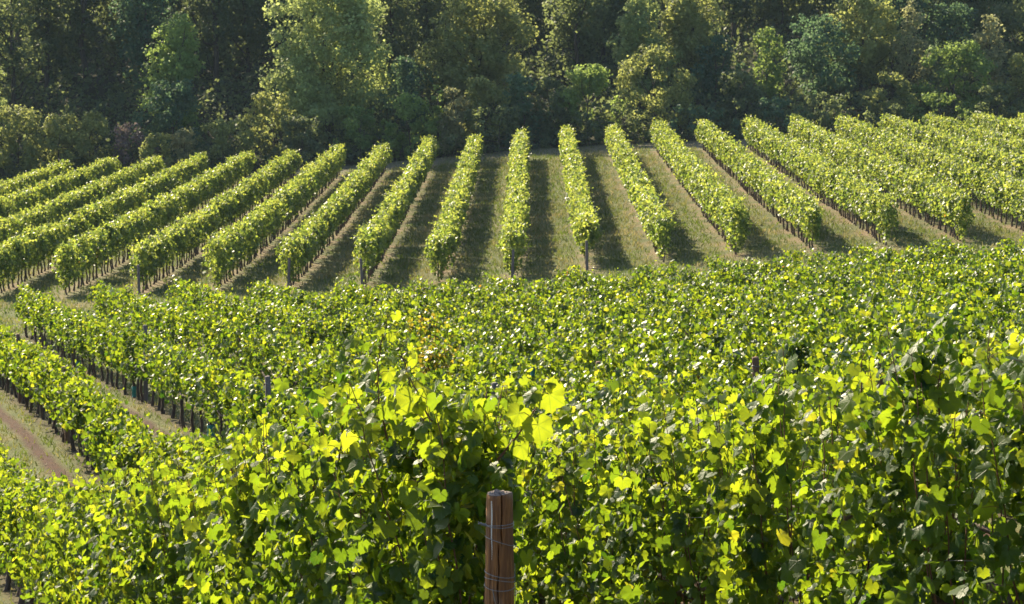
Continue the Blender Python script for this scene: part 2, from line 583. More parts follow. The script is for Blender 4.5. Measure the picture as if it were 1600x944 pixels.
def leaves_mesh(name, batches, r, origin):
    Vs, Fs, Ts, Ls, off = [], [], [], [], 0
    for P, Nn, T, S, tone, tpl in batches:
        if len(P) == 0:
            continue
        v, f, t, l = leaf_arrays(P, Nn, T, S, tone, tpl, r)
        Vs.append(v); Fs.append(f + off); Ts.append(t); Ls.append(l); off += len(v)
    V = np.concatenate(Vs) - np.asarray(origin)
    return mesh_np(name, V, Fs, True, {"tone": ('FLOAT', np.concatenate(Ts)), "leafpos": ('FLOAT_VECTOR', np.concatenate(Ls))})


# ------------------------------------------------------------------ vine rows
def trunk_mesh(k):
    r = random.Random(100 + k)
    g = Geo()
    h = .72
    n = 6
    pts, x, y = [], 0.0, 0.0
    for i in range(n):
        pts.append((x, y, h * i / (n - 1) - .04))
        x += r.uniform(-.035, .035); y += r.uniform(-.04, .04)
    g.tube(pts, [.042 * r.uniform(.85, 1.2) * (1.25 if i == 0 else 1 - .08 * i) for i in range(n)], 6)
    px, py, pz = pts[-1]
    for s in (-1, 1):
        g.tube([(px, py, pz - .03), (px + r.uniform(-.03, .03), py + s * .16, pz + .06), (px, py + s * .38, pz + .05)], [.028, .024, .016], 5)
    return g.mesh("trunk")


TRUNKS = [trunk_mesh(k) for k in range(7)]


class Row:
    """straight trellis line: p(y) = (x0 + kx*y, y)"""
    def __init__(self, xf, y0, y1, seed, h1=1.78, h0=.62, w=.30):
        self.xf, self.y0, self.y1, self.seed = xf, y0, y1, seed
        a = np.array((xf(y0), y0)); b = np.array((xf(y1), y1))
        self.L = float(np.linalg.norm(b - a)); self.dir = (b - a) / self.L
        self.a = a
        self.side = np.array((self.dir[1], -self.dir[0]))          # to the right of the direction of travel
        self.top = fbm1(seed, ((5.0, .5), (1.6, .6), (.6, .45)))
        self.bot = fbm1(seed + 1, ((4.0, .5), (1.2, .7)))
        self.wid = fbm1(seed + 2, ((3.0, .6), (1.1, .8), (.45, .5)))
        self.gap = fbm1(seed + 3, ((2.2, .7), (.9, .9), (.4, .6)))
        self.gap2 = fbm1(seed + 4, ((1.4, .7), (.7, .9)))
        self.h1, self.h0, self.w = h1, h0, w
        s = np.linspace(-1.5, self.L + 1.5, int(self.L * 2) + 8)
        q = self.a + s[:, None] * self.dir
        self.gs, self.gz = s, ground(q[:, 0], q[:, 1])

    def z(self, s):
        return np.interp(s, self.gs, self.gz)

    def at(self, s, lat, h):
        q = self.a + s[:, None] * self.dir + lat[:, None] * self.side
        return np.column_stack((q, self.z(s) + h))

    def leaves(self, s0, s1, density, size, tpl, r, tone0=.5, tone_sd=.2, shoots=1.0, gapk=1.0, droop=.25):
        n = int((s1 - s0) * density)
        # the canopy hangs in upright shoots: every leaf belongs to one
        nsh = max(4, int((s1 - s0) * 9))
        h_s = np.sort(r.uniform(s0, s1, nsh))
        h_sg = np.where(r.random(nsh) < .5, -1.0, 1.0)
        h_lat = np.clip(r.beta(1.6, 1.1, nsh) * 1.25, .1, 1.2)
        h_top = r.normal(0, .10, nsh)
        h_bot = np.abs(r.normal(0, .22, nsh)) * (r.random(nsh) < .7)
        h_tone = r.normal(0, .09, nsh)
        h_tilt = r.normal(0, .10, nsh)
        c = r.integers(0, nsh, n)
        u = r.beta(1.25, 1.0, n)
        s = np.clip(h_s[c] + h_tilt[c] * (u - .3) + r.normal(0, .055, n), s0 - .1, s1 + .1)
        e0 = np.clip((s + .1) / .45, 0, 1) if s0 <= .01 else np.ones(n)
        top = self.h1 + (.20 if self.y0 < 90 else .15) * self.top(s) + h_top[c]
        bot = self.h0 + .14 * self.bot(s) + h_bot[c]
        if self.y0 < 40:
            yy = self.y0 + s * self.dir[1]
            bot = np.maximum(bot - .75 * np.clip((31 - yy) / 8, 0, 1), .04)
            if self.seed == 1017:
                top = top + .40 * np.clip((34 - yy) / 10, 0, 1)
            if self.seed == 1000:
                bot = np.minimum(bot, .14 + .5 * (bot - .04))
                top = top - .10 * np.clip((yy - 15) / 8, 0, 1) + .42 * np.exp(-((yy - 11.95) / .6) ** 2) - .18 * np.exp(-((yy - 10.4) / .35) ** 2)
        if self.y0 > 90:
            bot = bot - .42 * np.exp(-(s / .8) ** 2)
        h = bot + u * (top - bot)
        w = self.w * (1 + .40 * self.wid(s, h * 1.5)) * (0.50 + .75 * np.sin(np.clip(u, 0, 1) * np.pi * .86 + .28)) * (.5 + .5 * e0)
        sg = h_sg[c]
        lat = sg * w * h_lat[c] + r.normal(0, .045, n)
        fill = r.random(n) < (.34 if self.y0 > 90 else .28)
        lat = np.where(fill, r.uniform(-.6, .6, n) * w, lat)
        topside = u > .88
        lat = np.where(topside & (r.random(n) < .6), r.uniform(-1, 1, n) * w, lat)
        keep = fill | ((self.gap(s, h * 1.3 + sg * 3) + .3 * self.gap2(s * 1.7, h * 3)) > -.42 / gapk)
        s, h, lat, sg, u, topside, c = (a[keep] for a in (s, h, lat, sg, u, topside, c))
        n = len(s)
        P = self.at(s, lat, h)
        out = np.column_stack((self.side[0] * sg, self.side[1] * sg, np.zeros(n)))
        N_ = out * r.uniform(.3, 1.2, n)[:, None] + r.normal(0, .48, (n, 3)) + np.array((0, 0, 1.0)) * (np.where(topside, .55, .12) + r.normal(0, .22, n))[:, None]
        T_ = np.array((0, 0, -1.0)) + out * droop + r.normal(0, .38, (n, 3))
        S_ = size * np.clip(r.normal(1, .28, n), .4, 1.6)
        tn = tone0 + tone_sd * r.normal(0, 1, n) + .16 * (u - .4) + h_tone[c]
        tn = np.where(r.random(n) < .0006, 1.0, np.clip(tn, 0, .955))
        b = [(P, N_, T_, S_, tn, tpl)]
        # loose shoots above and beside the clipped hedge
        ns = int((s1 - s0) * 1.6 * shoots)
        SP, SN, ST, SS, SO = [], [], [], [], []
        for _ in range(ns):
            s_ = r.uniform(s0, s1); k = r.integers(4, 9)
            l0 = r.uniform(-1, 1) * self.w * .8
            base = np.array((s_, l0, self.h1 + (.4 * min(max((34 - self.y0 - s_) / 10, 0), 1) if self.seed == 1017 else 0) + .15 * float(self.top(np.array(s_))) - .12))
            v = np.array((r.normal(0, .6), (1 if l0 > 0 else -1) * abs(r.normal(0, .8)), r.uniform(.25, 1.1)))
            v /= np.linalg.norm(v)
            ln = r.uniform(.16, .62)
            t = np.linspace(.1, 1, k)
            loc = base + v * (t * ln)[:, None]; loc[:, 2] -= .18 * ln * t ** 2
            SP.append(self.at(loc[:, 0], loc[:, 1], loc[:, 2]))
            SN.append(r.normal(0, .6, (k, 3)) + np.array((0, 0, .5)))
            ST.append(np.array((0, 0, -.6)) + r.normal(0, .6, (k, 3)))
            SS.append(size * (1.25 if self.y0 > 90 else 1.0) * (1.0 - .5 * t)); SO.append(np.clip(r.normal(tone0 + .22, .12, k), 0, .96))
        if SP:
            b.append(tuple(np.concatenate(a) for a in (SP, SN, ST, SS, SO)) + (tpl,))
        return b


def canes(row, s0, s1, every, r):
    """upright shoots inside the near rows, with leaves on stalks"""
    g = Geo()
    P, N_, T_, S_, tn = [], [], [], [], []
    for s_ in np.arange(s0, s1, every):
        s_ = s_ + r.uniform(-.04, .04)
        sg = r.choice((-1, 1))
        yy = row.y0 + s_ * row.dir[1]
        top = row.h1 + (.4 * min(max((34 - yy) / 10, 0), 1) if row.seed == 1017 else 0) + .2 * float(row.top(np.array(s_))) + r.uniform(-.25, .14)
        k = 9
        t = np.linspace(0, 1, k)
        lat = sg * (row.w * .25 + (row.w * r.uniform(.3, .9)) * t) + np.cumsum(r.normal(0, .012, k))
        ss = s_ + r.normal(0, .12) * t + np.cumsum(r.normal(0, .012, k))
        h = .6 + (top - .6) * t
        q = row.at(ss, lat, h)
        g.tube(q, .0050 - .003 * t, 5, cap=False)
        m_ = int((top - .5) / .075)
        tt = np.sort(r.uniform(.05, 1.0, m_))
        base = np.column_stack([np.interp(tt, t, q[:, i]) for i in range(3)])
        alt = np.where(np.arange(m_) % 2 == 0, 1, -1)
        o2 = np.column_stack((row.side[0] * sg * np.ones(m_), row.side[1] * sg * np.ones(m_), np.zeros(m_)))
        o2 = o2 * r.uniform(.2, 1, m_)[:, None] + np.array((row.dir[0], row.dir[1], 0)) * (alt * r.uniform(.4, 1, m_))[:, None]
        pl = r.uniform(.05, .11, m_)
        tip = base + norm(o2) * pl[:, None] + np.array((0, 0, 1.0)) * (pl * r.uniform(-.1, .5, m_))[:, None]
        for a, b in zip(base, tip):
            g.tube((a, (a + b) / 2 + np.array((0, 0, .008)), b), (.0022, .0016, .0014), 3, cap=False)
        P.append(tip)
        N_.append(o2 * .8 + r.normal(0, .35, (m_, 3)) + np.array((0, 0, .45)))
        T_.append(np.array((0, 0, -1.0)) + o2 * .3 + r.normal(0, .3, (m_, 3)))
        S_.append(.092 * np.clip(1.18 - .55 * tt ** 3 + r.normal(0, .16, m_), .4, 1.5))
        tn.append(np.clip(.38 + .22 * tt + r.normal(0, .16, m_), 0, .96))
    return g, tuple(np.concatenate(a) for a in (P, N_, T_, S_, tn))


def add_trunks(root, row, s0, s1, step, r, lat=0.03):
    n = 0
    for s_ in np.arange(s0, s1, step):
        if n >= 100:
            break
        s_ = s_ + r.uniform(-.12, .12)
        p = row.at(np.array([s_]), np.array([r.normal(0, lat)]), np.array([0.0]))[0]
        o = link("trunk", TRUNKS[r.integers(len(TRUNKS))], M_bark, root, Vector(p) - root.location)
        o.rotation_euler = (0, 0, math.atan2(-row.dir[0], row.dir[1]) + r.choice((0, math.pi)))
        o.scale = (1, 1, r.uniform(.9, 1.08))
        n += 1


def add_wires(root, row, heights, s1=None):
    for h in heights:
        s = np.arange(0, (s1 or row.L) + .1, 1.5)
        q = row.at(s, np.zeros(len(s)), np.full(len(s), h) - .02 * np.sin(s * .52) ** 2) - np.array(root.location)
        g = Geo(); g.tube(q, .0022 if row.y0 < 30 else .003, 4)
        link("wire", g.mesh("wire"), M_wire, root)


ORD = ["first", "second", "third", "fourth", "fifth", "sixth", "seventh", "eighth", "ninth", "tenth", "eleventh", "twelfth", "thirteenth", "fourteenth",
       "fifteenth", "sixteenth", "seventeenth", "eighteenth", "nineteenth", "twentieth", "twenty-first", "twenty-second", "twenty-third", "twenty-fourth"]


def near_xf(n):
    return lambda y: A0 + S_NEAR * n - K_NEAR * y


def near_y_end(n):
    return 84.5 - .95 * min(n, 6) + .12 * max(n - 6, 0)


NEAR_LABEL = {
    0: "long grapevine row with the largest yellow-green leaves, starting at the brown wooden post",
    1: "sunlit grapevine row directly behind the wooden post's row, trunks bare beside red soil",
}
near_rows = {}
NN = 22
# posts seen between the vines of the near block: pixel of the top, row, extra height shown
MID_POSTS = [(20, 522, 'red'), (93, 573, 'red'), (219, 508, 'grey'), (370, 515, 'red'), (527, 530, 'grey'), (417, 588, 'grey'), (677, 490, 'grey'),
             (920, 452, 'grey'), (774, 598, 'grey'), (938, 565, 'red'), (888, 622, 'grey'), (1092, 468, 'red'), (1076, 517, 'red'), (1320, 490, 'red'),
             (1449, 506, 'grey'), (1190, 558, 'red'), (1203, 593, 'grey'), (1444, 418, 'red'), (1386, 552, 'red')]
for n in range(NN):
    a = A0 + S_NEAR * n
    y0 = 10.35 if n == 0 else max(a / .74, 7.4)
    y1 = near_y_end(n)
    if y1 - y0 < 3:
        break
    near_rows[n] = Row(near_xf(n), y0, y1, 1000 + 17 * n, h1=(1.56 if n > 1 else 1.44) if n else 1.74, h0=.48, w=.22 if n > 1 else .28)

mid_posts = []
for px, py, kind in MID_POSTS:
    u = (px - CX) / F
    best = None
    for n, row in near_rows.items():
        if n == 0:
            continue
        y = (A0 + S_NEAR * n) / (K_NEAR + u)
        if not (row.y0 + .3 < y < row.y1 - .2):
            continue
        h = unproject(px, py, y)[2] - g1(row.xf(y), y)
        e = abs(h - 1.42)
        if best is None or e < best[0]:
            best = (e, n, y, h)
    if best:
        mid_posts.append((px, py, kind, best[1], best[2], float(np.clip(best[3], 1.15, 1.85))))

for n, row in near_rows.items():
    r = np.random.default_rng(300 + n)
    root = empty("vine_hedge", Vector((row.a[0], row.a[1], float(row.z(np.array([0.0]))[0]))))
    lab = NEAR_LABEL.get(n) or f"dense sunlit grapevine row, {ORD[n]} of the lower block counting from the wooden post's row"
    tag(root, lab, "vine row", "sunlit grapevine rows of the lower block")
    L = row.L
    B = []

    def span(ya, yb):
        ky = row.dir[1]
        return max(0.0, (ya - row.y0) / ky), min(L, (yb - row.y0) / ky)
    near_tone = dict(tone0=.50, tone_sd=.2)
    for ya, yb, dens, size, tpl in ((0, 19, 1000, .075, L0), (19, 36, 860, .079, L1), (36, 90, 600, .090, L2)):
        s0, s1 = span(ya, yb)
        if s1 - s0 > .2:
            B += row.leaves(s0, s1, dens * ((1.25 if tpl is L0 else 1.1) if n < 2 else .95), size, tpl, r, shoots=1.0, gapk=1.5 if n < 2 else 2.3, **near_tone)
    if n < 2:
        s0, s1 = span(0, 26)
        g, cl = canes(row, s0 + .05, s1, .085, r)
        B.append(cl + (L0,))
        g.v = [v - np.array(root.location) for v in g.v]
        tag(link("canes", g.mesh("canes"), M_cane, root), kind="stuff")
    # leave a slot in front of each post that shows
    for px, py, kind, pn, y, ph in mid_posts:
        if pn == n:
            sp_ = (y - row.y0) / row.dir[1]
            nb = []
            for P, Nn, T, S, tone, tpl in B:
                ds = (P[:, :2] - row.a) @ row.dir - sp_
                dl = (P[:, :2] - row.a) @ row.side
                hh = P[:, 2] - row.z(ds + sp_)
                k = ~((np.abs(ds + .3 * dl) < .13) & (dl < .05) & (hh > .6))
                nb.append((P[k], Nn[k], T[k], S[k], tone[k], tpl))
            B = nb
    if n in (4, 5):                                    # the patch that has started to turn
        for P, Nn, T, S, tone, tpl in B:
            c = np.exp(-((P[:, 1] - (48 if n == 4 else 58)) / 1.3) ** 2) * (r.random(len(P)) < .35)
            tone[:] = np.where(c > .4, .985, tone)
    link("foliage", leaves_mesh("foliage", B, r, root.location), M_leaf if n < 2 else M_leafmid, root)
    if n < 5:
        add_trunks(root, row, .5 if n else .9, L, 1.0 if n > 1 else .9, r)
    add_wires(root, row, (.62, .95, 1.22))
    row.root = root

# ------------------------------------------------------------------ far block
far_rows = {}
for i in range(-10, 13):
    row = Row(lambda y, i=i: far_x(i, y), FAR0 + (.4 if i % 2 else 0), FAR1 - .3 * (i % 3), 5000 + 13 * i, h1=1.90 + .07 * math.sin(i * 2.7), h0=.56 + .05 * math.sin(i * 1.9), w=.315 + .02 * math.sin(i * 4.1))
    far_rows[i] = row  # noqa
    r = np.random.default_rng(700 + i)
    root = empty("vine_hedge", Vector((row.a[0], row.a[1], float(row.z(np.array([0.0]))[0]))))
    k = i + 10
    lab = f"straight bushy far-block grapevine row, {ORD[k]} counting along the wood from the olive thicket"
    tag(root, lab, "vine row", "parallel grapevine rows of the far block")
    B = row.leaves(0, row.L, 680, .130, L3, r, tone0=.52, tone_sd=.2, shoots=3.2, gapk=.7)
    link("foliage", leaves_mesh("foliage", B, r, root.location), M_leaffar, root)
    add_trunks(root, row, .6, row.L, .72, r)
    row.root = root

# ------------------------------------------------------------------ wooden end post in front
def old_post(name, x, y, h, rad, mat, label, group, lean=0.0):
    root = empty(name, Vector((x, y, g1(x, y))))
    tag(root, label, "post", group)
    g = Geo()
    r = random.Random(int(x * 100 + y * 7))
    zs = (-.15, .4, .9, h - .02, h)
    g.tube([(lean * z, 0, z) for z in zs], [rad * 1.08, rad * 1.04, rad * r.uniform(.97, 1.03), rad * .97, rad * .86], 8)
    link("shaft", g.mesh("shaft"), mat, root)
    w = Geo()
    th = np.linspace(0, 2 * math.pi, 13)
    w.tube([(lean * (h - .12) + math.cos(t) * rad * 1.06, math.sin(t) * rad * 1.06, h - .12 + .01 * math.sin(2 * t)) for t in th], .004, 4)
    link("wire_tie", w.mesh("wire_tie"), M_wire, root)
    return root


top = unproject(785, 771, 10.0)
bx, by = top[0] - .012, 10.0
bz = g1(bx, by)
PH = top[2] - bz
post = empty("wooden_post", Vector((bx, by, bz)))
tag(post, "stout brown wooden end post with split face, wound with wire, in front of the vines", "post")
SEG, RINGS = 220, 110
zs = np.concatenate((np.linspace(-.2, PH - .5, 12), np.linspace(PH - .49, PH - .012, RINGS), [PH]))
th = np.linspace(0, 2 * math.pi, SEG, endpoint=False)
pr = np.random.default_rng(3)
ph_ = pr.uniform(0, 6.28, 12)
V = []
for z in zs:
    t01 = (PH - z)
    base = .0555 + .008 * np.clip(t01 / .5, 0, 1.6)
    rr = base * (1 + .022 * np.cos(2 * th + ph_[0] + z) + .014 * np.cos(3 * th + ph_[1] + 3 * z) + .008 * np.cos(7 * th + 9 * z + ph_[2]) + .005 * np.cos(17 * th + 4 * z) + .003 * np.cos(31 * th + 15 * z))
    # the long drying split on the camera side, two offset runs
    for a0, z0, z1, dep, wd in ((-1.40, -.02, .225, .034, .040), (-1.66, .20, .62, .030, .036), (-2.3, .10, .5, .006, .03), (-.85, .24, .6, .007, .03), (-1.95, .30, .7, .006, .025), (-1.05, .02, .2, .004, .03)):
        env = np.clip((t01 - z0) / .04, 0, 1) * np.clip((z1 - t01) / .05, 0, 1)
        dth = (th - 2 * math.pi - (a0 + .03 * math.sin(22 * z) + .02 * math.sin(51 * z)) + math.pi) % (2 * math.pi) - math.pi
        rr = rr - dep * env * np.exp(-(dth / wd) ** 2)
    if z == zs[-1]:
        rr = rr * .955
    V.append(np.column_stack((np.cos(th) * rr, np.sin(th) * rr, np.full(SEG, z) + (.003 * np.cos(th * 2 + 1) + .004 * np.cos(th + .6)) * (1 if z > PH - .02 else 0))))
V = np.concatenate(V)
nr = len(zs)
q = []
i = np.arange(nr - 1)[:, None] * SEG; j = np.arange(SEG)[None]; k = (j + 1) % SEG
q = np.stack((i + j, i + k, i + SEG + k, i + SEG + j), -1).reshape(-1, 4)
shaft = link("shaft", mesh_np("shaft", V, [q]), M_post, post)
# weathered sawn top
rim = V[-SEG:]
cv = [rim]
for s_ in (.8, .55, .3, .1):
    c = rim.copy(); c[:, :2] *= s_
    c[:, 2] = PH + .004 + .003 * np.cos(th * 3 + s_ * 9) + .0025 * np.cos(th * 8 + s_ * 20)
    dth = (th - 2 * math.pi + 1.40 + math.pi) % (2 * math.pi) - math.pi
    c[:, 2] -= .012 * np.exp(-(dth / (.09 / max(s_, .2))) ** 2)
    cv.append(c)
nr = len(cv)
i = np.arange(nr - 1)[:, None] * SEG
q = np.stack((i + j, i + k, i + SEG + k, i + SEG + j), -1).reshape(-1, 4)
ctr = len(cv) * SEG
tri = np.column_stack(((nr - 1) * SEG + np.arange(SEG), (nr - 1) * SEG + (np.arange(SEG) + 1) % SEG, np.full(SEG, ctr)))
V = np.concatenate(cv + [np.array([[0, 0, PH + .002]])])
V[:SEG, 2] += .0008
link("post_top", mesh_np("post_top", V, [q, tri]), M_postend, shaft)


def prad(z):
    return .0555 + .008 * min(max((PH - z) / .5, 0), 1.6)


for dz, tilt, ph0, turns in ((.128, .004, .4, 1), (.134, -.003, 1.0, 1), (.205, .022, 2.8, 1), (.345, -.012, .2, 1), (.372, .014, 2.4, 1), (.398, -.010, 1.2, 1)):
    t = np.linspace(0, 2 * math.pi * turns, 41)
    w = Geo()
    z = PH - dz
    w.tube([(math.cos(a) * (prad(z) * 1.045), math.sin(a) * (prad(z) * 1.045), z + tilt * math.cos(a + ph0)) for a in t], .0016, 6)
    link("wire", w.mesh("wire"), M_wire, post)
# twisted end sticking out to the left, and the strand running back to the trellis
w = Geo()
z = PH - .13
t = np.linspace(0, 1, 26)
w.tube(np.column_stack((-.055 - .035 * t, -.02 - .0 * t + .004 * np.cos(t * 34), z - .004 + .012 * t + .005 * np.sin(t * 34))), .0018, 5)
w.tube(np.column_stack((-.055 - .035 * t, -.02 - .0 * t - .004 * np.cos(t * 34), z - .004 + .010 * t - .005 * np.sin(t * 34))), .0018, 5)
link("wire_twist", w.mesh("wire_twist"), M_wire, post)
w = Geo()
w.tube([(.064, -.012, PH - .30), (.0665, -.012, PH - .42), (.070, -.01, PH - .75), (.07, -.01, PH - 1.05)], .0016, 5)
link("wire", w.mesh("wire"), M_wire, post)
w = Geo()
w.tube([(-.03, -.058, PH - .40), (-.022, -.066, PH - .44), (-.004, -.0685, PH - .50), (.01, -.069, PH - .62)], .0014, 5)
link("wire", w.mesh("wire"), M_wire, post)
# pale streak down the face
zz = np.linspace(PH - .022, PH - .275, 24)
sv, wdt = [], []
for k_, z in enumerate(zz):
    f = k_ / 23
    a0 = -2.19 + .06 * f + .02 * math.sin(z * 40)
    hw = (.0026 + .0022 * math.sin(f * 5) * .4) * (1 - max(0, f - .8) / .2 * .9)
    R_ = prad(z) * 1.028
    for s_ in (-1, 0, 1):
        rr_ = R_ + (.0022 if s_ == 0 else 0)
        sv.append((math.cos(a0 + s_ * hw / R_) * rr_, math.sin(a0 + s_ * hw / R_) * rr_, z))
q = []
for k_ in range(23):
    for c in (0, 1):
        b = k_ * 3 + c
        q.append((b, b + 3, b + 4, b + 1))
link("white_streak", mesh_np("white_streak", np.array(sv), [np.array(q)]), M_white, post)

# ------------------------------------------------------------------ tall shoots at the near end of the front row
def shoot(path, leaves, root, r, rad=.0045, mat=None):
    """path: photo pixels with depth; leaves: (t along path, size, side, normal, tone)"""
    P = np.array([unproject(*p) for p in path]) - np.array(root.location)
    t0 = np.linspace(0, 1, len(P)); t = np.linspace(0, 1, 16)
    Q = np.column_stack([np.interp(t, t0, P[:, i]) for i in range(3)])
    Q[1:-1] += np.cumsum(r.normal(0, .003, (14, 3)), 0) * np.array((1, 1, .4))
    g = Geo(); g.tube(Q, rad * (1.15 - .75 * t), 6)
    for tt, sz, off, *_ in leaves:
        b = np.array([np.interp(tt, t, Q[:, i]) for i in range(3)])
        e = b + np.array(off)
        g.tube((b, (b + e) / 2 + np.array((0, 0, .01)), e), (.002, .0016, .0013), 4, cap=False)
    o = link("shoot", g.mesh("shoot"), M_cane, root)
    PP, NN_, TT, SS, TN = [], [], [], [], []
    for tt, sz, off, nrm, tip, tn in leaves:
        b = np.array([np.interp(tt, t, Q[:, i]) for i in range(3)])
        PP.append(b + np.array(off)); NN_.append(nrm); TT.append(tip); SS.append(sz); TN.append(tn)
    me = leaves_mesh("leaf", [tuple(np.array(a, float) for a in (PP, NN_, TT, SS, TN)) + (L0,)], r, (0, 0, 0))
    link("leaves", me, M_leaf, o)
    return o


ra = near_rows[0].root
r = np.random.default_rng(77)


def auto_leaves(k, s_big, s_tip, tone, r, up=0.35):
    out_ = []
    for i_ in range(k):
        t_ = .12 + .86 * i_ / (k - 1)
        sd = 1 if i_ % 2 else -1
        l_ = r.uniform(.03, .07) * (1.1 - .5 * t_)
        off = (sd * l_, r.uniform(-.05, .02), r.uniform(-.01, .03))
        nrm = (sd * r.uniform(.1, .8), -r.uniform(.2, 1), r.uniform(-.1, .9))
        out_.append((t_, (s_big + (s_tip - s_big) * t_) * r.uniform(.85, 1.15), off, nrm, (sd * r.uniform(0, .7), 0, -1 + r.uniform(-.2, .5)), min(.96, tone + r.normal(0, .08))))
    return out_


shoot([(606, 690, 11.0), (592, 640, 11.0), (590, 570, 10.95), (606, 490, 10.9)], auto_leaves(14, .115, .05, .68, r), ra, r)
shoot([(660, 720, 10.9), (648, 650, 10.85), (636, 570, 10.85), (628, 540, 10.8)], auto_leaves(12, .115, .05, .68, r), ra, r)
shoot([(690, 720, 10.7), (682, 672, 10.65), (655, 625, 10.7), (640, 590, 10.7)],
      auto_leaves(5, .10, .07, .85, r) + [(.82, .185, (-.01, -.03, -.04), (-.1, -1, .12), (-.1, 0, -1), .80), (.45, .15, (.07, -.02, -.02), (.5, -.8, .2), (.1, 0, -1), .80)], ra, r, .006)
shoot([(765, 735, 10.45), (792, 702, 10.4), (815, 672, 10.35), (842, 632, 10.3), (850, 610, 10.3)],
      [(.55, .15, (.055, -.02, -.0), (.25, -1, .25), (.15, 0, -1), .80), (.62, .12, (-.05, .0, .015), (-.2, -1, .1), (-.4, 0, -1), .80),
       (.88, .15, (.035, 0, .01), (.3, -1, .2), (.8, 0, -.5), .80), (.86, .10, (-.035, 0, .02), (-.3, -.5, .6), (-.6, 0, -.7), .70),
       (.97, .085, (.02, 0, .035), (.2, -.6, .5), (.5, 0, .6), .9), (.74, .07, (-.03, -.01, .03), (0, -.3, .9), (-.7, -.2, .2), .6), (.3, .11, (.05, -.02, 0), (.4, -1, .3), (.3, 0, -1), .72)], ra, r, .005)
shoot([(530, 720, 11.4), (540, 660, 11.4), (548, 600, 11.4)], auto_leaves(7, .12, .06, .8, r), ra, r)
shoot([(735, 745, 10.6), (745, 715, 10.55), (742, 680, 10.55)], auto_leaves(6, .12, .08, .78, r), ra, r)
rb = near_rows[1].root
shoot([(1560, 640, 10.9), (1552, 585, 10.9), (1548, 540, 10.85)], auto_leaves(8, .13, .05, .75, r), rb, r)
shoot([(1345, 640, 11.7), (1350, 590, 11.7), (1352, 552, 11.7)], auto_leaves(7, .12, .05, .75, r), rb, r)
shoot([(1470, 660, 11.2), (1462, 610, 11.2), (1470, 575, 11.2)], auto_leaves(7, .12, .06, .75, r), rb, r)

# ------------------------------------------------------------------ trellis posts between the vines
mid_posts.sort(key=lambda t: (t[3], t[0]))
cnt = {}
for px, py, kind, n, y, ph in mid_posts:
    cnt[n] = cnt.get(n, 0) + 1
seen = {}
for px, py, kind, n, y, ph in mid_posts:
    seen[n] = seen.get(n, 0) + 1
    which = "only" if cnt[n] == 1 else ORD[seen[n] - 1] + " visible"
    tone = "reddish brown" if kind == 'red' else "weathered grey"
    lab = f"{tone} trellis post poking from the {ORD[n]} lower vine row, its {which} post"
    x = near_rows[n].xf(y)
    old_post("trellis_post", x, y, ph, .05, M_redpost if kind == 'red' else M_greycane, lab, "trellis posts among the lower vines", random.uniform(-.03, .03))
for i in (-5, -3, -2, 0, 1):
    row = far_rows[i]
    y = row.y0 - .06
    old_post("trellis_post", row.xf(y) - .04, y, 1.2, .055, M_greycane, f"dark grey end post closing the {ORD[i + 10]} far block vine row counting from the olive thicket", "end posts of the far vine rows", random.uniform(-.05, .05))

# ------------------------------------------------------------------ green grow tubes on young vines
def grow_tube(px, py, d, label, n, h=.34, rs=1.0):
    y = (A0 + S_NEAR * n) / (K_NEAR + (px - CX) / F)
    x = near_xf(n)(y) - .22
    y -= .10
    z = unproject(px, py, y)[2]
    g_ = g1(x, y)
    z = min(max(z - h / 2, g_), g_ + 1.3)
    t = np.linspace(.35, 2 * math.pi - .15, 15)
    V = []
    for zz_, rr_ in ((0, .085 * rs), (h * .5, .08 * rs), (h, .088 * rs)):
        for rad in (rr_, rr_ - .005):
            V += [(math.cos(a) * rad, math.sin(a) * rad * .8, zz_ + .012 * math.sin(3 * a)) for a in t]
    q = []
    m_ = len(t)
    for lv in (0, 1):
        for sd in (0, 1):
            b0 = (lv * 2 + sd) * m_; b1 = b0 + 2 * m_
            q += [(b0 + k, b0 + k + 1, b1 + k + 1, b1 + k) for k in range(m_ - 1)]
    for lv in (0, 2):
        b0 = lv * 2 * m_
        q += [(b0 + k, b0 + k + 1, b0 + m_ + k + 1, b0 + m_ + k) for k in range(m_ - 1)]
    o = link("grow_tube", mesh_np("grow_tube", np.array(V), [np.array(q)]), M_tube, None, (x, y, z))
    tag(o, label, "grow tube", "green vine grow tubes")


grow_tube(127, 572, 0, "teal plastic grow tube at the far end of the gap between two lower vine rows", 2, .27, .8)
grow_tube(217, 612, 0, "teal plastic grow tube beside bare trunks midway along the lower alley", 2, .24, .6)
grow_tube(341, 672, 0, "teal plastic grow tube half hidden just above the front vine row's top", 2, .2, .8)
grow_tube(853, 576, 0, "teal plastic grow tube hanging among leaves above the wooden post", 4, .15, .5)

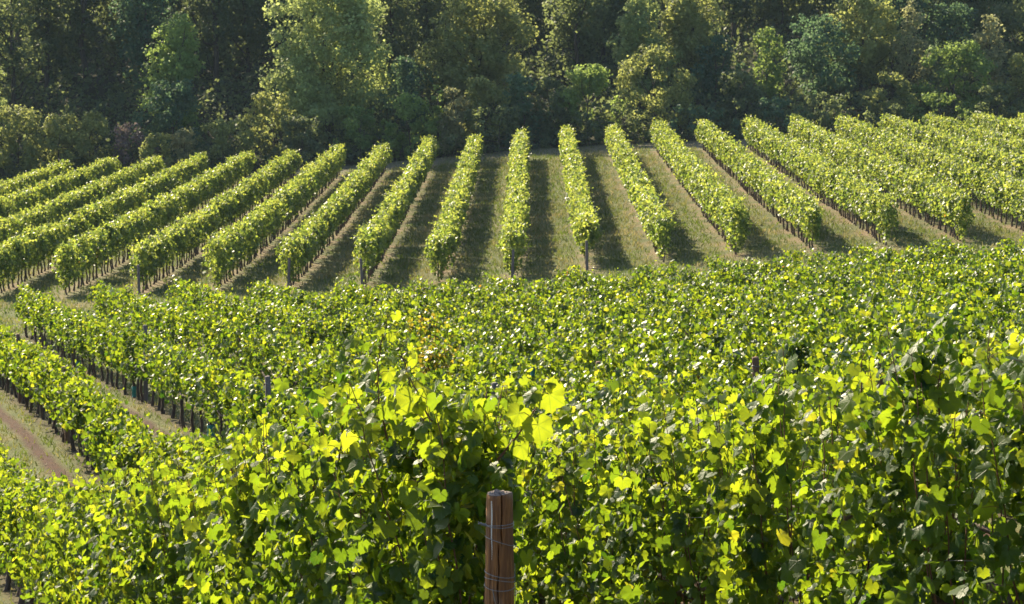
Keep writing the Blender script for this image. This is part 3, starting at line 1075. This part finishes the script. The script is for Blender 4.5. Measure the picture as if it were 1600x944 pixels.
# ------------------------------------------------------------------ grass
def grass_patch(name, pts, size, r, label):
    n = len(pts)
    z = ground(pts[:, 0], pts[:, 1])
    a = r.uniform(0, 6.28, n); h = size * r.uniform(.5, 1.5, n); w = size * r.uniform(.10, .22, n)
    lean = r.normal(0, .45, (n, 2)) * h[:, None]
    dx, dy = np.cos(a) * w, np.sin(a) * w
    base = np.column_stack((pts, z - .01))
    V = np.stack((base + np.column_stack((-dx, -dy, 0 * h)), base + np.column_stack((dx, dy, 0 * h)),
                  base + np.column_stack((lean[:, 0] * .4 + dx * .7, lean[:, 1] * .4 + dy * .7, h * .6)), base + np.column_stack((lean, h))), 1).reshape(-1, 3)
    b = np.arange(n)[:, None] * 4
    tone = np.clip(.36 + .5 * _swell(pts[:, 0] * 1.7 + 5, pts[:, 1] * 2.3) + r.normal(0, .22, n), 0, 1)
    me = mesh_np(name, V, [np.concatenate((b + np.array([[0, 1, 2]]), b + np.array([[0, 2, 3]])))], False, {"tone": ('FLOAT', np.repeat(tone, 4))})
    o = link(name, me, M_grass)
    tag(o, label, "grass", kind="stuff")


r = np.random.default_rng(11)
pts = np.column_stack((r.uniform(-32, 40, 190000), r.uniform(83, 168, 190000)))
q = (pts[:, 0] - (.05 + .0085 * (pts[:, 1] - FAR0))) / S_FAR
dq = np.abs((q + .5) % 1 - .5)
keep = (r.random(len(pts)) < np.clip((dq - .06) / .16, .10, 1)) | (pts[:, 1] < FAR0 - 1)
keep &= (pts[:, 1] < FAR1 + 2) | (r.random(len(pts)) < .35)
grass_patch("grass", pts[keep], .15, r, "short dry grass in the alleys between the far vine rows")
pts = np.column_stack((r.uniform(-22, 14, 150000), r.uniform(26, 86, 150000)))
q = (pts[:, 0] + K_NEAR * pts[:, 1] - A0) / S_NEAR
dq = np.abs((q + .5) % 1 - .5)
fq = q % 1
keep = (q > -.9) & (q < 4.2) & ((np.abs(fq - .73) > .085) | (r.random(len(pts)) < .12)) & (r.random(len(pts)) < np.clip((dq - .02) / .1, .15, 1))
grass_patch("grass", pts[keep], .09, r, "short grass beside the red soil strip in the lower vineyard alleys")

# ------------------------------------------------------------------ the wood beyond the vines
def tree(name, label, cat, group, px, top_py, half_w, d, kind, base_py=None, crown0=.12, lobes=14, dens=1.0, leaf=.20, shape='round', limbs=True, seed=0, tone=0.5, open_=0.0):
    r = np.random.default_rng(seed)
    t = unproject(px, top_py, d)
    x, y = t[0], d
    gz = g1(x, y)
    Ht = max(t[2] - gz, 1.2)
    W = half_w / F * d * (1.45 if name == 'shrub' else 1.12)
    root = empty(name, Vector((x, y, gz)))
    tag(root, label, cat, group)
    # lobes fill an envelope
    cs, rs = [], []
    for k in range(lobes):
        f = crown0 + (1 - crown0) * (k + r.uniform(.1, .9)) / lobes
        if shape == 'round':
            env = math.sin(math.pi * min(max(.10 + .86 * (f - crown0) / (1 - crown0), 0), 1)) ** .55
        elif shape == 'cone':
            env = (1.05 - (f - crown0) / (1 - crown0)) ** .8 * .95
        elif shape == 'column':
            g_ = (f - crown0) / (1 - crown0)
            env = .55 + .45 * math.sin(math.pi * min(.2 + g_ * .75, 1)) if g_ < .8 else .75 * (1.12 - g_) / .32 + .1
        else:
            env = 1.0 if f < .6 else 1.25 * (1.15 - f) ** .6
        for _ in range(3):
            a = r.uniform(0, 2 * math.pi); rad = W * env * r.uniform(.2, .80)
            rr = min(W * env, Ht * .3) * r.uniform(.22, .50)
            cs.append((math.cos(a) * rad, math.sin(a) * rad * .9, min(f * Ht, Ht - rr * .75))); rs.append(rr)
    cs, rs = np.array(cs), np.array(rs)
    area = (rs ** 2).sum() * 4 * math.pi
    n = int(min(area / leaf ** 2 * .9 * dens, 30000))
    pick = r.choice(len(cs), n, p=rs ** 2 / (rs ** 2).sum())
    dv = norm(r.normal(0, 1, (n, 3)))
    # clumps inside each lobe: leaves gather around twig ends
    ncl = 18
    tw = norm(r.normal(0, 1, (len(cs), ncl, 3)))
    dv = np.where((r.random(n) < .8)[:, None], norm(tw[pick, r.integers(0, ncl, n)] + r.normal(0, .17, (n, 3))), dv)
    rad = rs[pick] * (r.uniform(.25, 1.35, n) ** .6)
    P = cs[pick] + dv * rad[:, None] * np.array((1, 1, .88))
    P[:, 2] = np.maximum(P[:, 2], .05)
    if open_:
        k = r.random(n) > open_
        P, dv, pick = P[k], dv[k], pick[k]; n = len(P)
    Nn = dv * .8 + r.normal(0, .6, (n, 3)) + np.array((0, 0, .35))
    T = np.array((0, 0, -.6)) + r.normal(0, .7, (n, 3))
    S = leaf * r.uniform(.6, 1.4, n)
    lt = r.normal(0, .13, len(cs))
    tn = np.clip(tone + lt[pick] + r.normal(0, .22, n), 0, 1)
    me = leaves_mesh("crown", [(P, Nn, T, S, tn, L3)], r, (0, 0, 0))
    link("crown", me, TM[kind], root)
    g = Geo()
    hz = Ht * min(.9, crown0 + .55)
    k = 7
    px_ = np.cumsum(r.normal(0, Ht * .008, k)); py_ = np.cumsum(r.normal(0, Ht * .008, k))
    px_ -= px_[0]; py_ -= py_[0]
    tz = np.linspace(-.3, hz, k)
    r0 = max(.05, Ht * .014)
    g.tube(np.column_stack((px_, py_, tz)), r0 * np.linspace(1.25, .35, k), 7)
    if limbs:
        for c in r.permutation(len(cs))[:10]:
            z0 = min(cs[c][2] * r.uniform(.45, .8), hz * .95)
            b = np.array((np.interp(z0, tz, px_), np.interp(z0, tz, py_), z0))
            mpt = (b + cs[c]) / 2 + np.array((0, 0, -.05 * Ht * r.random())) + r.normal(0, .1, 3)
            g.tube((b, mpt, cs[c]), np.array((.5, .35, .15)) * r0, 5)
    link("trunk", g.mesh("trunk"), M_treebark, root)
    return root


SH = "shrubs along the edge of the wood"
TR = "trees of the wood behind the vines"
sd = 9000
#   name, label, px, top, half width, depth, kind, extra
SHRUBS = [
    ("rounded olive green bush at the extreme edge of the wood's olive thicket", 25, 172, 62, 170, 'olive', {}),
    ("olive bush with faded orange leaves in the thicket beside the vine ends", 92, 184, 52, 169, 'olive', {}),
    ("bushy olive shrub in the thicket, next to the purplish twiggy one", 140, 182, 50, 171, 'olive', {}),
    ("bare purplish brown twiggy bush in the olive thicket", 205, 198, 40, 169.5, 'bare', dict(dens=.6)),
    ("small olive bush in front of the dark blue-green bush", 245, 214, 32, 167, 'olive', {}),
    ("brownish seedy bush below the dark blue-green bush", 288, 206, 34, 168, 'tan', dict(tone=.1)),
    ("dark blue-green rounded bush beneath the fresh green tree", 270, 130, 52, 173, 'teal', {}),
    ("low olive bush between the brownish bush and the pale poplar", 345, 192, 46, 169, 'olive', {}),
    ("tall olive bush leaning on the foot of the pale poplar", 425, 150, 46, 172, 'olive', {}),
    ("dark green low bush at the poplar's foot, poplar trunk behind", 470, 188, 52, 168.5, 'dark', {}),
    ("dark olive bush at the right foot of the pale poplar", 560, 172, 55, 169, 'green', dict(tone=.15)),
    ("yellowish green bush beside the small spiky shrub", 642, 152, 38, 169, 'green', dict(tone=.7)),
    ("small spiky conical shrub rising from the edge of the wood", 684, 122, 20, 169.5, 'green', dict(shape='cone')),
    ("tan flowering bush next to the small spiky shrub", 712, 140, 22, 169.2, 'tan', dict(tone=.3)),
    ("tan tipped broad bush behind the middle vine rows", 757, 128, 40, 170, 'olive', dict(tone=.6)),
    ("grey-green bush behind the straight middle vine row", 815, 122, 42, 170.5, 'teal', dict(tone=.9)),
    ("low dark bush filling the edge behind the middle rows", 780, 170, 70, 167.5, 'dark', {}),
    ("dark bush between the grey-green bush and the bright round bush", 862, 128, 36, 171, 'dark', {}),
    ("bright olive round bush in front of the dark gap in the wood", 918, 106, 42, 170.5, 'green', dict(tone=.6)),
    ("broad sunlit olive bush with two rounded domes", 1022, 78, 66, 171, 'olive', dict(tone=.55)),
    ("dark low bush below the broad two-domed olive bush", 960, 165, 70, 168.5, 'dark', {}),
    ("dark low bush behind the ends of the curving vine rows, blue-green", 1085, 170, 62, 168.5, 'teal', {}),
    ("shadowed dark green bush between the blue-green and the teal tree", 1150, 118, 44, 172, 'dark', {}),
    ("low black-green bush behind vine ends, under the slender teal tree", 1215, 160, 56, 168.5, 'teal', {}),
    ("low shadowed bush under the big blue-green tree", 1300, 150, 60, 168.5, 'dark', {}),
    ("olive bush with pale tips below the tan seeded tree", 1385, 118, 40, 171, 'olive', dict(tone=.5)),
    ("dark round bush below the pale-tipped olive bush", 1392, 168, 50, 168, 'dark', {}),
    ("bright-topped dark green dome-shaped bush near the wood's shaded corner", 1490, 72, 62, 172, 'green', dict(tone=.3)),
    ("low dark bush in front of the bright-topped dome-shaped bush", 1470, 150, 60, 168, 'green', dict(tone=.1)),
    ("shadowy bush under the second tan tree at the wood's edge", 1560, 140, 56, 168.5, 'dark', {}),
    ("olive bush at the extreme edge of the wood beside the second tan tree", 1600, 90, 36, 172, 'olive', {}),
]
for lab, px, tp, hw, d, kind, ex in SHRUBS:
    sd += 1
    kw = dict(shape='bush', crown0=.05, lobes=11, leaf=.19, dens=1.3, limbs=True, seed=sd)
    kw.update(ex)
    tp -= 6
    tree("shrub", lab, "shrub", SH, px, tp, hw, d, kind, **kw)

TREES = [
    ("tall pale green poplar standing alone before the dark wood", 512, -42, 88, 176, 'pale', dict(shape='column', lobes=24, crown0=.08, tone=.65, leaf=.22)),
    ("fresh green tree lit on its crown above the blue-green bush", 275, 20, 46, 177, 'green', dict(shape='column', lobes=14, tone=.7)),
    ("tree with pale edges just entering at the picture's border", -22, 90, 34, 176, 'pale', dict(lobes=10)),
    ("wide olive tree with sunlit top above the tan-tipped bush", 745, -18, 88, 178, 'olive', dict(lobes=20, tone=.6, crown0=.2)),
    ("brownish-tipped smaller tree leaning on the wide olive tree", 690, 12, 32, 177.5, 'olive', dict(lobes=10, tone=.4)),
    ("dark blue-green tree in the shade under the wide olive tree", 640, 90, 55, 176, 'teal', dict(lobes=12)),
    ("grey-green spreading tree beside the dark gap in the wood", 1005, -5, 52, 178, 'pale', dict(lobes=14, tone=.15)),
    ("tall olive tree with tan branches behind the two-domed bush", 1078, -40, 50, 180, 'olive', dict(lobes=18, tone=.75)),
    ("dark tree in shade below the tall olive tan-branched tree", 1120, 55, 40, 177, 'teal', dict(lobes=12)),
    ("slender light teal tree with rounded tip", 1200, 42, 30, 176, 'green', dict(shape='column', lobes=12, tone=.35)),
    ("big rounded blue-green tree, darkest before the sunlit olive tree", 1285, 22, 56, 177, 'teal', dict(lobes=16, tone=.8)),
    ("broad sunlit olive tree behind the big blue-green tree", 1345, -12, 60, 180, 'olive', dict(lobes=20, tone=.85)),
    ("tan seeded narrow tree beside the broad sunlit olive tree", 1424, 0, 28, 178, 'tan', dict(lobes=13, shape='column', open_=.2)),
    ("second tan narrow tree, nearer the wood's shaded corner", 1545, 22, 32, 178, 'tan', dict(lobes=13, shape='column', open_=.2, tone=.35)),
    ("shadowed tree between the two tan trees", 1485, 5, 46, 183, 'teal', dict(lobes=14)),
    ("dark tree behind the bush at the wood's far corner", 1610, -20, 50, 182, 'dark', dict(lobes=14)),
]
for lab, px, tp, hw, d, kind, ex in TREES:
    sd += 1
    kw = dict(seed=sd, crown0=.14, leaf=.21)
    kw.update(ex)
    tree("tree", lab, "tree", TR, px, tp, hw, d, kind, **kw)
# thin dark trees with their trunks showing, then the closed back of the wood
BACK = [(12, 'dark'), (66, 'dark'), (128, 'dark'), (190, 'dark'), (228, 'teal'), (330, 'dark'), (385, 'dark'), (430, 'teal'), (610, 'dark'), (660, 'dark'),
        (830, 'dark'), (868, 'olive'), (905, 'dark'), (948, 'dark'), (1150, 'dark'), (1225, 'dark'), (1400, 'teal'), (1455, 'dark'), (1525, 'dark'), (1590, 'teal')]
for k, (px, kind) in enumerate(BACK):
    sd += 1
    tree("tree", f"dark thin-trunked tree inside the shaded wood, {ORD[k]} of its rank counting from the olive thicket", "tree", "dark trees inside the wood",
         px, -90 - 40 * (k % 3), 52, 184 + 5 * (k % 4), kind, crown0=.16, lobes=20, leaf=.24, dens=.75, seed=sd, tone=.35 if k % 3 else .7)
Vb = []
k = 0
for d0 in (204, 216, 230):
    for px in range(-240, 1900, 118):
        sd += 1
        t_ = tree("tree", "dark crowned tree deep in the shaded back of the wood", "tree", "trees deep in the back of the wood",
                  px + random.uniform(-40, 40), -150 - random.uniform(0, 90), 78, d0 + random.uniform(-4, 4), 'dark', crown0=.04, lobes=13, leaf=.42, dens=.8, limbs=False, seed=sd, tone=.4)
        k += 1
for px, d in ((-150, 172), (-260, 176), (-380, 173), (-90, 182), (1700, 174), (1790, 178), (1880, 172), (1980, 180)):
    sd += 1
    tree("tree", "tree continuing the wood's edge outside the vine rows", "tree", "trees continuing the wood's edge", px, 30, 70, d, 'green', seed=sd, lobes=12, leaf=.3)

# low dark undergrowth between the trees
r = np.random.default_rng(21)
n = 90000
q = np.column_stack((r.uniform(-75, 75, n), 168.5 + 40 * r.random(n) ** 1.3))
hm = 1.5 + 1.1 * _swell(q[:, 0] * 1.3, q[:, 1] * 3) + .6 * _swell(q[:, 0] * 4.1 + 3, q[:, 1] * 7)
hh = np.maximum(hm, .3) * r.uniform(.15, 1.0, n) ** .6 * np.clip((q[:, 1] - 168) / 2.0, .2, 1)
P = np.column_stack((q, ground(q[:, 0], q[:, 1]) + hh))
me = leaves_mesh("undergrowth", [(P, r.normal(0, .6, (n, 3)) + np.array((0, -.3, .5)), r.normal(0, 1, (n, 3)), .30 * r.uniform(.6, 1.4, n), np.clip(r.normal(.4, .25, n), 0, 1), L3)], r, (0, 0, 0))
tag(link("undergrowth", me, TM['dark']), "dark low undergrowth covering the floor of the wood", "undergrowth", kind="stuff")

# thin summer haze
hz = bpy.data.materials.new("summer_haze")
hz.use_nodes = True
nt = hz.node_tree
nt.nodes.clear()
out = nt.nodes.new("ShaderNodeOutputMaterial")
pv = nt.nodes.new("ShaderNodeVolumePrincipled")
pv.inputs["Color"].default_value = (.62, .80, 1.0, 1)
pv.inputs["Density"].default_value = .00010
pv.inputs["Anisotropy"].default_value = 0.0
nt.links.new(pv.outputs[0], out.inputs["Volume"])
b0, b1 = np.array((-400., -60., -12.)), np.array((400., 420., 90.))
V = np.array([[(b0, b1)[i][0], (b0, b1)[j][1], (b0, b1)[k][2]] for k in (0, 1) for j in (0, 1) for i in (0, 1)])
tag(link("haze", mesh_np("haze", V, [np.array(((0, 2, 3, 1), (4, 5, 7, 6), (0, 1, 5, 4), (2, 6, 7, 3), (0, 4, 6, 2), (1, 3, 7, 5)))], False), hz), "thin pale summer haze in the air over the vineyard", "haze", kind="stuff")
